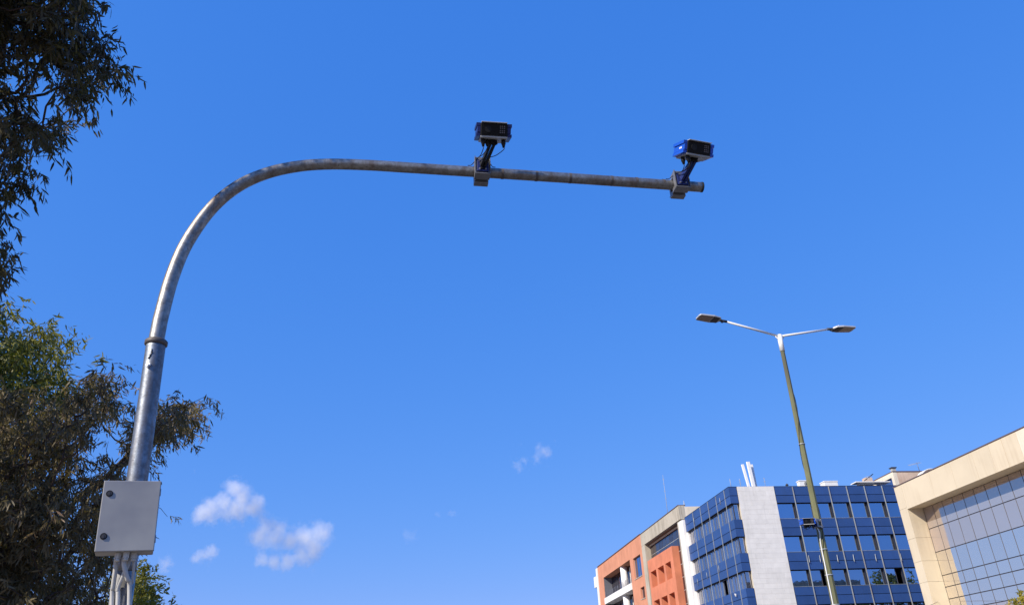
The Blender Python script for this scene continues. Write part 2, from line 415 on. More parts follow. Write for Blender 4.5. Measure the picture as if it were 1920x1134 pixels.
# short drain pipes on the third band of panels and small stains
for x in (40.55, 41.75, 43.66, 45.44, 47.88, 50.7):
    MB().tube([(x + .03, YC - .09, 14.36), (x, YC - .09, 13.75), (x, YC - .13, 13.62)], .035, 8).build('drain_pipe', 'fin_aluminium', bb)
for y, zc in ((91.2, 13.75), (87.9, 13.95), (84.0, 14.1), (89.5, 20.4), (80.7, 20.6)):
    MB().tube([(XC - .08, y, zc + .4), (XC - .08, y, zc - .35)], .03, 8).build('drain_pipe', 'fin_aluminium', bb)
m = MB().tube([(XC - .25, 80.3, 11.0), (XC - .12, 80.3, 11.05)], [.16, .05], 12); m.build('small_dish', 'plant_white', bb)

# rooftop of the blue building: each a thing
def box_unit(label, x0, x1, y0, y1, z0, z1, fan):
    t = thing('air_conditioner', label, 'air conditioner', ((x0 + x1) / 2, y0, z0), 'air conditioning units on the flat roof')
    MB().box(x0, x1, y0, y1, z0 + .08, z1 - .1).build('casing', 'plant_white', t, bevel=.02)
    MB().box(x0 - .04, x1 + .04, y0 - .04, y1 + .04, z1 - .1, z1).build('lid', 'plant_white', t, bevel=.01)
    MB().box(x0 + .1, x0 + .2, y0 + .02, y1, z0, z0 + .08).box(x1 - .2, x1 - .1, y0 + .02, y1, z0, z0 + .08).build('foot', 'dark_metal', t)
    if fan:
        cx, cz = (x0 + x1) / 2 + .2, (z0 + z1) / 2 + .05; m = MB()
        m.tube([(cx, y0 - .02, cz), (cx, y0 + .02, cz)], .30, 20); m.build('fan_grille', 'plant_grey', t)
        m = MB()
        for k in range(4):
            a = k * math.pi / 4; m.box(-.29, .29, -.012, .012, -.015, .015, Matrix.Translation((cx, y0 - .03, cz)) @ Matrix.Rotation(a, 4, 'Y'))
        m.build('grille_bar', 'dark_metal', t)
    return t
box_unit('white air conditioner with a round fan grille, half behind the olive lamp post', 41.85, 43.1, 79, 79.6, 21.53, 22.42, True)
box_unit('plain white box shaped roof unit just right of the olive lamp post', 44.75, 46.3, 79, 80, 21.53, 22.34, False)
t = thing('roof_vent', 'small black mushroom vent on the blue parapet right of the stone face', 'vent', (40.17, 78.6, 21.53))
MB().tube([(40.17, 78.6, 21.53), (40.17, 78.6, 21.8)], .07, 10).build('pipe', 'plant_grey', t)
MB().tube([(40.17, 78.6, 21.76), (40.17, 78.6, 21.84), (40.17, 78.6, 21.96)], [.17, .16, .05], 14).build('cowl', 'dark_metal', t)
for lab, xb, zt, yy, lean in (('left slim white panel antenna, leaning, above the stone face', 36.05, 24.28, 79.2, -.20),
                              ('tallest white panel antenna, in the middle of the three above the stone face', 36.52, 24.5, 79.0, -.10),
                              ('right slim white panel antenna above the stone face', 36.98, 24.33, 79.5, -.03)):
    t = thing('panel_antenna', lab, 'antenna', (xb, yy, 21.52), 'cellular panel antennas on the roof')
    m = MB(); A = Matrix.Translation((xb + .05, yy, 21.75)) @ Matrix.Rotation(lean * .55, 4, 'Y')
    wv = .21 if 'tallest' in lab else .16
    L = zt - 21.75
    m.prism([(-wv, -.02), (-wv * .8, -.09), (wv * .8, -.09), (wv, -.02), (wv, .05), (-wv, .05)], 0, L, A); m.build('radome', 'antenna_plastic', t, bevel=.01)
    m = MB(); a = A @ Vector((0, .13, -.25)); b = A @ Vector((0, .13, L * .96)); m.tube([a, b], .035, 10); m.build('mounting_pole', 'plant_grey', t)
    m = MB()
    for zz in (.15, L * .75): m.box(-.04, .04, .03, .15, zz - .04, zz + .04, A)
    m.build('clamp', 'dark_metal', t)
    m = MB().tube([A @ Vector((.05, .0, 0)), A @ Vector((.06, .05, -.12)), A @ Vector((.02, .12, -.22))], .02, 8); m.build('feeder_cable', 'cable_black', t)
def whip(name, lab, x, y, z0, z1, r, side=0, rungs=()):
    t = thing(name, lab, 'antenna', (x, y, z0))
    MB().tube([(x, y, z0), (x, y, z1)], [r, r * .6], 8).build('mast', 'plant_grey', t)
    for zz, ln in rungs:
        MB().box(x - ln, x + ln, y - .02, y + .02, zz - .02, zz + .02).build('crossbar', 'plant_grey', t)
    return t
whip('rod_antenna', 'short dark rod at the left corner of the blue roof', 33.7, 78.3, 21.5, 22.45, .035)
whip('rod_antenna', 'small thin antenna with side bars left of the panel antennas', 35.1, 79, 21.5, 22.65, .025, rungs=((22.2, .12), (22.45, .1), (22.0, .08)))
whip('rod_antenna', 'small thin antenna with side bars right of the panel antennas', 37.9, 79, 21.5, 22.72, .025, rungs=((22.3, .12), (22.65, .07)))

# penthouse behind the blue roof
pb = thing('penthouse', 'beige rendered rooftop penthouse with a framed blue side wall and stubby chimney', 'penthouse', (55.1, 82, 21.5))
MB().box(55.55, 62, 82, 90, 21.5, 24.1).build('wall', 'penthouse_render', pb)
piece('roof_edge', 'roof_edge', pb, 55.08, 62.05, 81.95, 90.05, 24.1, 24.2)
piece('corner_post', 'pale_stucco', pb, 55.1, 55.55, 82, 82.5, 21.5, 24.1)
piece('side_beam', 'pale_stucco', pb, 55.1, 55.55, 82.5, 91, 23.55, 24.1)
piece('side_panel', 'blue_panel', pb, 55.3, 55.55, 82.5, 90, 21.5, 23.55)
piece('parapet_block', 'penthouse_render', pb, 54.2, 55.08, 86.2, 87.0, 23.9, 24.6)
c = MB().box(55.3, 55.75, 82.2, 82.6, 24.2, 24.62).build('chimney', 'plant_grey', pb)
MB().box(55.2, 55.85, 82.1, 82.7, 24.62, 24.72).build('chimney_cap', 'dark_metal', c)
t = thing('roof_canopy', 'flat cream canopy slab on thin posts in front of the penthouse', 'canopy', (52, 82, 21.5))
MB().box(49.8, 54.0, 81.2, 82.4, 22.72, 22.83).build('slab', 'plant_white', t, bevel=.01)
MB().box(50.4, 52.1, 81.4, 82.2, 22.55, 22.72).build('beam', 'pale_stucco', t)
for x in (51.2, 52.2, 53.1): MB().tube([(x, 81.8, 21.5), (x - .05, 81.8, 22.72)], .05, 8).build('post', 'plant_white', t)
MB().tube([(51.38, 82, 22.83), (51.38, 82, 23.12)], .04, 8).tube([(51.38, 82, 23.12), (53.63, 83.6, 24.3)], .05, 8).build('brace', 'dark_metal', t)
MB().tube([(51.9, 82, 22.83), (51.9, 82, 23.6)], .02, 6).tube([(51.6, 82, 23.55), (52.4, 82, 23.65)], .015, 6).tube([(51.7, 82, 23.35), (52.1, 82, 23.4)], .015, 6).build('thin_aerial', 'plant_grey', t)
t = thing('roof_awning', 'white curved ribbed awning on the roof beside the beige penthouse', 'awning', (58.4, 80.5, 21.5))
for k in range(5):
    m = MB(); pts = []
    for q in range(9):
        a = math.pi * .97 - q / 8 * math.pi * .62
        pts.append((58.75 + 1.7 * math.cos(a), 80.2 + k * .22, 22.35 + 1.6 * math.sin(a)))
    m.tube(pts, .05, 6); m.build('rib', 'plant_white', t)
m = MB(); vs = []
for q in range(9):
    a = math.pi * .80 - q / 8 * math.pi * .45
    for dy in (0, .9): vs.append((58.75 + 1.62 * math.cos(a), 80.2 + dy, 22.35 + 1.52 * math.sin(a)))
m.add(vs, [(2 * q, 2 * q + 1, 2 * q + 3, 2 * q + 2) for q in range(8)], True); m.build('cover', 'pale_stucco', t)
t = thing('television_aerial', 'spiky television aerial on the penthouse roof above the cream building', 'aerial', (58.8, 82.4, 24.2))
MB().tube([(58.8, 82.4, 24.2), (58.72, 82.4, 25.3)], .03, 8).build('mast', 'rail_metal', t)
m = MB().tube([(57.6, 82.4, 24.98), (59.2, 82.4, 25.32)], .018, 6)
for k in range(7): m.tube([(57.65 + k * .24, 82.1, 24.85 + k * .05), (57.72 + k * .24, 82.7, 25.15 + k * .05)], .013, 5)
m.build('boom', 'plant_grey', t)

# ------------------------------------------------------------------ concrete framed building with projecting terracotta bay
fb = thing('concrete_framed_building', 'grey concrete framed building with dark curtain glass and a projecting terracotta bay', 'building', (33.27, 104, 0))
piece('white_pillar', 'white_paint', fb, 32.95, 34.4, YE + .02, 94.4, 0, 21.28)
FZ = 23.42
piece('side_wall', 'pale_stucco', fb, 34.0, 52, 94.45, 112.4, 21.4, FZ - .15)
MB().box(36.0, 52, 94.5, 112.3, 0, 21.4).box(34.45, 35.95, 94.5, 98.9, 0, 21.4).box(34.45, 35.95, 110.35, 112.3, 0, 21.4).box(34.45, 35.95, 98.92, 110.33, 19.4, 21.4).build('wall', 'blue_core', fb)
piece('right_limb', 'grey_concrete', fb, 33.27, 34.0, 94.42, 95.75, 0, 21.55)
piece('left_limb', 'grey_concrete', fb, 33.27, 34.6, 110.95, 112.55, 0, 21.7)
zz = 94.42
while zz < 112.5:
    e = min(zz + 2.6, 112.55); piece('beam_panel', 'grey_concrete', fb, 33.27, 34.0, zz + .01, e - .01, 21.72, FZ); zz = e
piece('coping', 'roof_edge', fb, 33.2, 34.2, 94.42, 112.55, FZ, FZ + .06)
piece('soffit', 'soffit_brown', fb, 33.4, 34.4, 95.76, 110.94, 21.6, 21.71)
# curtain glazing
piece('glazing_backing', 'fin_aluminium', fb, 34.12, 34.3, 95.77, 110.93, 19.35, 21.6)
piece('glazing_backing', 'fin_aluminium', fb, 34.12, 34.3, 95.77, 98.93, 0, 19.34)
zr = [21.6, 20.2, 18.6, 17.0, 15.45, 13.9, 12.3, 10.75, 9.2, 7.6, 6.0, 4.4, 2.8, 1.2, 0]
for a, b in zip(zr, zr[1:]):
    y = 95.8
    while y < 110.8:
        e = min(y + 1.55, 110.9)
        if not (a < 19.1 and y > 98.0): piece('pane', 'smoky_glass', fb, 34.08, 34.11, y + .06, e - .06, b + .06, a - .06)
        y = e
# terracotta bay: floors of three deep openings
BY = [(98.95, 100.15), (102.45, 103.25), (105.95, 106.75), (109.35, 110.3)]
bays = [(100.15, 102.45), (103.25, 105.95), (106.75, 109.35)]
bz = [(19.3, 17.66)] + [(15.6 - 3.75 * k, 13.9 - 3.75 * k) for k in range(4)]
for a, b in bz: piece('bay_band', 'bright_terracotta', fb, 33.22, 35.9, BY[0][0], BY[-1][1], b, a)
for i in range(4):
    z1 = bz[i][1]; z0 = bz[i + 1][0]
    for a, b in BY: piece('bay_pier', 'bright_terracotta', fb, 33.222, 35.9, a + (.002 if a > 99 else .002), b - .002, z0, z1)
    for a, b in bays: piece('bay_back', 'dark_room', fb, 35.7, 35.88, a, b, z0, z1)
piece('bay_base', 'bright_terracotta', fb, 33.22, 35.9, BY[0][0], BY[-1][1], 0, .6)
whip('lattice_mast', 'very thin tall radio mast above the concrete framed building', 32.95 + 1.2, 101.5, 23.4, 29.2, .035, rungs=((26.0, .12), (27.0, .1), (28.0, .07), (28.6, .14)))
whip('rod_antenna', 'short pale antenna on the corner of the concrete framed roof', 35.0, 97, 23.3, 24.6, .07, rungs=((24.0, .15), (24.2, .1)))
piece_ = MB().box(38.2, 41.6, 96.5, 99, 23.3, 23.6); tag(piece_.build('roof_skylight', 'plant_white'), 'low white skylight on the roof between the framed and the blue building', 'skylight')

# ------------------------------------------------------------------ orange apartment building
ob = thing('orange_apartment_building', 'orange rendered apartment building with white balconies at the far left', 'building', (33.27, 127, 0))
OT = 23.45; OY0, OY1 = 112.6, 141.5
LG = (119.7, 137.8)
floors = [(21.1, 17.72, 16.78), (16.78, 13.55, 12.6), (12.6, 9.4, 8.4), (8.4, 5.2, 4.2)]   # opening top, slab top, slab bottom
MB().box(36.2, 50, OY0, OY1, 0, OT - .2).build('core_wall', 'terracotta_render', ob)
MB().box(33.27, 36.2, OY0, OY1, 21.1, OT).build('top_wall', 'terracotta_render', ob)
MB().box(33.27, 36.2, LG[1], OY1, 0, 21.1).build('far_wall', 'terracotta_render', ob)
# near wall with its window openings cut out
wins = [(113.75, 117.9, 17.95, 20.9), (113.4, 115.5, 14.88, 16.42), (113.75, 117.9, 10.3, 13.2), (113.4, 115.5, 7.3, 8.8)]
ycuts = [OY0, 113.4, 113.75, 115.5, 117.9, LG[0]]; zcuts = sorted({0, 21.1, *[v for w_ in wins for v in w_[2:]]})
m = MB()
for a, b in zip(ycuts, ycuts[1:]):
    z = 0
    spans = []
    for c0, c1 in zip(zcuts, zcuts[1:]):
        if any(w_[0] <= a + .01 and b - .01 <= w_[1] and w_[2] <= c0 + .01 and c1 - .01 <= w_[3] for w_ in wins): continue
        m.box(33.27, 33.75, a, b, c0, c1)
MB().box(33.9, 36.2, OY0, LG[0], 0, 21.1).build('backing_wall', 'dark_room', ob)
m.build('near_wall', 'terracotta_render', ob)
for (a, b, c0, c1) in wins:
    window(ob, 'y', a, b, c0, c1, 33.55, 'blue_glass' if b - a > 3 else 'smoky_glass', sash=(a + b) / 2 - .3)
    piece('window_sill', 'grey_concrete', ob, 33.2, 33.3, a - .1, b + .1, c0 - .1, c0 - .01)
piece('roof_trim', 'roof_edge', ob, 33.18, 33.5, OY0, OY1 + .05, OT, OT + .1)
MB().box(34.75, 36.15, LG[0] + .01, LG[1] - .06, 0, 21.09).build('inner_wall', 'dark_room', ob)
piece('loggia_end', 'rail_metal', ob, 33.35, 34.7, LG[1] - .05, LG[1] - .002, 0, 21.1)
for k, (zt, zs_, zb) in enumerate(floors):
    piece('balcony_parapet', 'white_paint', ob, 33.12, 33.4, LG[0] + .02, LG[1] - .06, zb, zs_)
    piece('balcony_floor', 'white_paint', ob, 33.4, 34.69, LG[0] + .02, LG[1] - .06, zb, zb + .2)
    piece('balcony_back', 'smoky_glass', ob, 34.7, 34.74, LG[0] + .02, LG[1] - .06, zb + .2, zt - .01)
    MB().tube([(33.98, 126.3, zs_ - .8), (33.98, 126.3, zt - .01)], .56, 24).build('round_column', 'white_paint', ob)
    m = MB()
    for q in range(5): m.tube([(33.28, LG[0] + .1, zs_ + .12 + q * .18), (33.3, LG[1] - .1, zs_ + .12 + q * .18)], .018, 6)
    m.build('rail', 'rail_metal', ob)
    m = MB()
    for q in range(11): m.tube([(33.3, LG[0] + .3 + q * 1.73, zs_ - .02), (33.3, LG[0] + .3 + q * 1.73, zs_ + .9)], .025, 6)
    m.build('rail_post', 'rail_metal', ob)
    for q in range(4):
        piece('balcony_door', 'white_paint' if q == 1 else 'glazing_frame', ob, 34.64, 34.69, LG[0] + 1.2 + q * 4.2, LG[0] + 1.45 + q * 4.2, zb + .2, zt - .3)
piece('end_pillar', 'white_paint', ob, 33.1, 34.3, OY1 + .02, 142.4, 0, 23.3)
for z0, z1 in ((20.2, 22.0), (13.9, 16.0), (8, 10)): piece('end_balcony', 'white_paint', ob, 32.9, 34.2, 142.42, 143.6, z0, z1)

# ------------------------------------------------------------------ galvanised camera mast
PA = R(2.0); PD = Vector((math.cos(PA), math.sin(PA), 0)); PO = Vector((-2.387, 7.0, 0))
def on_arm(u, z): return Vector((PO.x + PD.x * u, PO.y + PD.y * u, z))
mast = thing('camera_mast', 'galvanised steel mast curving over into a long horizontal arm, with a collar', 'mast', (-2.215, 7.005, 0))
def smooth_curve(P, n=8):
    P = [np.array(p) for p in P]; out = []
    for i in range(len(P) - 1):
        p0 = P[max(i - 1, 0)]; p1 = P[i]; p2 = P[i + 1]; p3 = P[min(i + 2, len(P) - 1)]
        for k in range(n):
            t = k / n
            out.append(.5 * ((2 * p1) + (-p0 + p2) * t + (2 * p0 - 5 * p1 + 4 * p2 - p3) * t * t + (-p0 + 3 * p1 - 3 * p2 + p3) * t ** 3))
    out.append(P[-1]); return out
low = [on_arm(.172, 0), on_arm(.050, 2.45), on_arm(.0, 3.487), on_arm(-.030, 4.124), on_arm(-.062, 4.80)]
# the lower pole, in two sections: dusty below the cabinet, bright galvanised above it
m = MB().tube([on_arm(.172, 0), on_arm(.110, 1.25), on_arm(.040, 2.72)], .0868, 40); m.build('lower_pole', 'dusty_steel', mast)
m = MB().tube(smooth_curve([on_arm(.040, 2.722), on_arm(.0, 3.487), on_arm(-.030, 4.124), on_arm(-.062, 4.80)]), .0868, 40); m.build('pole', 'galvanised_steel', mast)
bend = [(-.064, 4.74), (-.066, 4.95), (-.063, 5.104), (-.034, 5.522), (.046, 5.934), (.221, 6.361), (.452, 6.668), (.736, 6.868), (1.063, 6.989), (1.405, 7.046), (1.815, 7.065), (2.23, 7.066), (3.08, 7.066), (4.02, 7.064), (4.995, 7.060), (5.765, 7.056)]
P = smooth_curve([on_arm(u, z) for u, z in bend], 10)
L = np.cumsum([0] + [np.linalg.norm(P[i + 1] - P[i]) for i in range(len(P) - 1)]); L /= L[-1]
m = MB().tube(P, list(.0700 - .0095 * np.minimum(1, L * 2.2)), 40); m.build('curved_arm', 'galvanised_arm', mast)
m = MB(); cc = on_arm(-.062, 4.80); ax = (on_arm(-.066, 5.0) - cc).normalized()
m.tube([cc - ax * .028, cc - ax * .016, cc + ax * .016, cc + ax * .028], [.090, .102, .102, .090], 40); m.build('collar', 'tape_dark', mast)
b0 = on_arm(-.048, 4.535) + Vector((-.012, -.084, 0))
MB().tube([b0, b0 + Vector((-.002, -.022, 0))], .024, 6, smooth=False).tube([b0 + Vector((-.001, -.015, 0)), b0 + Vector((-.004, -.034, 0))], .012, 10).build('bolt', 'bolt_zinc', mast)
ct = on_arm(5.765, 7.056); MB().tube([ct - PD * .004, ct + PD * .012], .0635, 32).build('end_cap', 'camera_black', mast)
for px in (942, 1005.5, 1068, 1145, 1191, 1241):
    r = ray(px, 330); u = (r[0] * PO.y - r[1] * PO.x) / (PD.x * r[1] - PD.y * r[0]) if False else None
    # arm distance of this ring: intersection of the viewing direction with the arm's vertical plane
    nrm = np.array([-PD.y, PD.x, 0]); tt = nrm.dot(np.array(PO) - EYE) / nrm.dot(r); h = EYE + r * tt
    u = (Vector(h) - PO).dot(PD); c = on_arm(u, 7.063)
    MB().tube([c - PD * .015, c + PD * .015], .0620, 32, cap=False).build('tape_ring', 'tape_dark', mast)
m = MB().box(-2.42, -2.02, 6.80, 7.20, .13, .155); m.build('base_plate', 'galvanised_steel', mast, bevel=.004)

m = MB()
for k in range(3):
    cz = 4.70 - .03 * k; m.tube([on_arm(-.058 + .012 * (k % 2), cz) + Vector((0, -.0868, 0)), on_arm(-.056 - .01 * k, cz - .035) + Vector((0, -.0872, 0))], .006, 6)
m.build('scuff', 'dark_metal', mast)

# cabinet on the mast
cab = thing('electrical_cabinet', 'light grey electrical cabinet with two black round locks strapped to the mast', 'cabinet', (-2.30, 6.80, 2.837), rot=(R(0), R(-3.4), R(17)))
def L_(m, name, mat, par, bevel=0): return m.build(name, mat, par, bevel, local=True)
L_(MB().box(-.222, .204, -.09, .11, 0, .56), 'body', 'enclosure_grey', cab, .008)
door = L_(MB().box(-.2235, .2055, -.112, -.0915, -.003, .563), 'door', 'enclosure_grey', cab, .006)
for z in (.455, .115):
    m = MB().tube([(-.172, -.113, z), (-.172, -.118, z)], .026, 28)
    lk = L_(m, 'lock', 'camera_black', door)
    L_(MB().tube([(-.172, -.118, z), (-.172, -.121, z)], .017, 20).box(-.176, -.168, -.123, -.121, z - .012, z + .012), 'key_slot', 'dark_metal', lk)
for x, y in ((-.055, -.02), (.005, -.045), (.06, -.01)):
    L_(MB().tube([(x, y, -.001), (x, y, -.045)], .025, 6, smooth=False).tube([(x, y, -.045), (x, y, -.065)], .019, 16), 'cable_gland', 'conduit_pvc', cab)
L_(MB().box(-.2245, .2065, -.0928, -.0918, -.0035, .5635), 'door_seal', 'cable_black', cab)
for z in (.09, .47):
    L_(MB().tube([(.2056, -.10, z - .03), (.2056, -.10, z + .03)], .006, 10), 'hinge', 'bracket_alu', door)
for z in (.1, .46): L_(MB().box(-.14, .14, .111, .13, z - .02, z + .02), 'mounting_strap', 'bracket_alu', cab)
def conduit(lab, px):
    pts = [at_y(x, y, Y) for x, y, Y in px]
    o = MB().tube(smooth_curve(pts, 6), .0175, 14).build('conduit', 'conduit_pvc')
    return tag(o, lab, 'conduit', 'conduits under the grey cabinet')
conduit('leftmost pale plastic conduit hanging straight down under the grey cabinet', [(218, 1046, 6.82), (216, 1070, 6.84), (212, 1100, 6.88), (210, 1125, 6.90), (205, 1300, 6.89)])
conduit('middle pale plastic conduit bending right under the grey cabinet', [(232, 1043, 6.80), (233, 1062, 6.80), (239, 1085, 6.84), (243, 1110, 6.90), (236, 1300, 6.89)])
conduit('curved pale conduit crossing behind the middle one under the cabinet', [(243, 1046, 6.86), (238, 1062, 6.86), (228, 1085, 6.87), (221, 1105, 6.89), (221, 1128, 6.895), (212, 1300, 6.89)])
o = MB().tube(smooth_curve([at_y(*p) for p in [(249, 1046, 6.86), (251, 1060, 6.87), (248, 1090, 6.91), (244, 1108, 6.94), (232, 1300, 6.91)]], 6), .011, 10).build('conduit', 'conduit_pvc')
tag(o, 'thin pale cable at the right edge of the mast under the cabinet', 'cable')
c = on_arm(.075, 2.02); 

# ------------------------------------------------------------------ traffic enforcement cameras
def traffic_camera(label, loc, rotz, body_col, tilt, yaw, reach, rise, badge=False, lat=.10):
    t = thing('traffic_camera', label, 'camera', loc, 'traffic cameras', rot=(0, 0, rotz))
    # clamp round the arm: front channel, back channel, rods
    cl = L_(MB().box(-.090, .090, -.118, -.070, -.115, .125), 'clamp_plate', 'bracket_alu', t, .004)
    L_(MB().box(-.090, -.082, -.138, -.118, -.115, .125).box(.082, .090, -.138, -.118, -.115, .125).box(-.082, .082, -.138, -.118, -.115, -.107), 'clamp_flange', 'bracket_alu', cl)
    L_(MB().box(-.088, .088, -.068, -.012, -.112, -.064).box(-.088, .088, -.068, -.012, .064, .12), 'clamp_jaw', 'bracket_alu', cl)
    L_(MB().box(-.082, .082, .064, .098, -.128, .12).box(-.082, .082, .02, .0635, -.128, -.066), 'rear_clamp', 'bracket_alu', t, .004)
    m = MB()
    for x in (-.074, .074): m.tube([(x, -.05, -.09), (x, .12, -.09)], .008, 8).tube([(x, -.05, .09), (x, .12, .09)], .008, 8)
    L_(m, 'clamp_rod', 'bolt_zinc', t)
    # navy base and arm
    base = L_(MB().box(-.064, .064, -.142, -.120, -.085, .075), 'base_plate', 'camera_navy_and_shaded_blue', t, .003)
    for x, z in ((-.038, -.062), (.032, -.062), (.032, .052), (-.038, .052)): L_(MB().tube([(x, -.143, z), (x, -.156, z)], .010, 6, smooth=False), 'bolt', 'bolt_zinc', base)
    a = Vector((0, -.155, -.01)); b = Vector((lat, -reach, rise)); d = (b - a)
    m = MB()
    for sx in (-1, 1):
        o = Vector((sx * .022, 0, 0)); up = Vector((0, d.z, -d.y)).normalized() * .027
        if up.z < 0: up = -up
        e = Vector((.013, 0, 0)); A, B = a + o, b + o
        vs = [A - up * 1.7 - e, A + up * 1.7 - e, B + up - e, B - up - e, A - up * 1.7 + e, A + up * 1.7 + e, B + up + e, B - up + e]
        m.add(vs, [(0, 1, 2, 3), (7, 6, 5, 4), (0, 4, 5, 1), (1, 5, 6, 2), (2, 6, 7, 3), (3, 7, 4, 0)])
    m.box(-.03, .03, -.155, -.142, -.06, .05)
    arm = L_(m, 'bracket_arm', body_col[1], t)
    L_(MB().tube([(lat - .05, -reach, rise), (lat + .05, -reach, rise)], .017, 12).box(lat - .045, lat + .045, -reach - .035, -reach + .035, rise, rise + .035), 'pivot', 'camera_black', arm)
    L_(MB().tube([(lat + .05, -reach, rise), (lat + .057, -reach, rise)], .009, 6, smooth=False), 'pivot_bolt', 'bolt_zinc', arm)
    # housing, tilted and turned about the pivot
    H = bpy.data.objects.new('housing', None)
    HM = Matrix.Translation((lat, -reach, rise + .035)) @ Matrix.Rotation(yaw, 4, 'Z') @ Matrix.Rotation(tilt, 4, 'X') @ Matrix.Diagonal((.91, .86, .80, 1))
    def hb(m_, x0, x1, y0, y1, z0, z1): return m_.box(x0, x1, y0, y1, z0, z1, HM)
    hh = .175
    bar = MB(); hb(bar, -.045, .045, -.06, .06, -.002, .03)
    ho = L_(hb(MB(), -.165, .165, -.155, .155, .028, .028 + hh), 'housing', body_col[2], t, .006)
    hf = .0285
    L_(hb(MB(), -.152, .152, -.160, -.1555, .048, .02 + hh), 'front_window', 'camera_face', ho, .001)
    L_(hb(MB(), -.165, .165, -.150, .150, .002, .027), 'bottom_plate', 'plant_grey' , ho, .003)
    L_(bar, 'mount_block', 'camera_black', ho)
    L_(hb(MB(), -.158, .158, -.19, .16, .030 + hh, .040 + hh), 'sun_visor', 'lamp_grey', ho, .002)
    for sx in (-1, 1):
        m = MB()
        for z0, z1, o_ in ((.020, .062, .004), (.070, .150, .0), (.158, .205, .004)):
            xs = (-.205 - o_ * 3, -.1655) if sx < 0 else (.1655, .205 + o_ * 3)
            hb(m, xs[0], xs[1], -.150 + o_, .150, z0, z1)
        xs = (-.196, -.1652) if sx < 0 else (.1652, .196)
        hb(m, xs[0], xs[1], -.140, .145, .061, .071); hb(m, xs[0], xs[1], -.140, .145, .149, .159)
        L_(m, 'side_cheek', body_col[0], ho, .003)
    m = MB()
    for r_ in range(4):
        for c_ in range(3):
            p = [HM @ Vector((.075 + c_ * .024, y, .076 + r_ * .026 + (.008 if r_ > 1 else 0))) for y in (-.1602, -.164)]
            m.tube(p, .0075, 8)
    L_(m, 'infrared_diode', 'led_dim', ho)
    p = [HM @ Vector((-.075, y, .115)) for y in (-.1602, -.166)]
    L_(MB().tube(p, .036, 24), 'lens', 'camera_black', ho)
    L_(MB().tube([HM @ Vector((-.095, y, .09)) for y in (-.1602, -.163)], .006, 8), 'indicator', 'bolt_zinc', ho)
    if badge:
        bd = L_(hb(MB(), -.2075, -.2055, -.078, -.015, .098, .122), 'badge', 'white_print', ho, .0)
        L_(hb(hb(MB(), -.2085, -.2076, -.060, -.054, .102, .118), -.2085, -.2076, -.040, -.034, .102, .118), 'badge_mark', body_col[0], bd)
    # connectors under the housing with looping cables
    for x, y, ln in (((-.13, .03, .10), (-.115, -.08, .10), (-.06, .0, .08)) if badge else ((-.125, -.06, .105), (.125, -.06, .105), (-.07, -.02, .09))):
        p0 = HM @ Vector((x, y, .002)); p1 = p0 + Vector((0, 0, -ln * .55)); p2 = p0 + Vector((0, 0, -ln))
        L_(MB().tube([p0, p1, p1 + Vector((0, 0, -.004)), p2], [.025, .025, .021, .013], 12), 'connector', 'camera_black', ho)
        sx = 1 if x > 0 else -1
        e = Vector((.075 * sx * .6, -.12, .02))
        mid = p2 + Vector((0, 0, -.03)); e0 = Vector((sx * .055, -.2, rise * .45))
        pts = [p2, mid, (mid + e0) / 2 + Vector((0, -.01, -.03)), e0, e0 * .4 + Vector((sx * .05, -.05, .055)), Vector((sx * .12, -.045, .062)), Vector((sx * .16, -.03, .064))]
        L_(MB().tube(smooth_curve(pts, 5), .0045, 8), 'cable', 'cable_black', ho)
    return t
c1 = on_arm(3.098, 7.066); c2 = on_arm(5.475, 7.057)
traffic_camera('dark traffic camera facing front, on the middle of the mast arm', c1, R(2), ('camera_navy_and_shaded_blue', 'camera_black', 'camera_black'), R(27), R(-1), .38, .125, lat=.085)  # side cheeks are blue in shade; the shade is put in as navy
traffic_camera('bright blue sided traffic camera with white badge near the tip of the mast arm', c2, R(2), ('camera_blue', 'camera_navy_and_shaded_blue', 'camera_black'), R(26), R(8), .36, .095, badge=True, lat=.065)

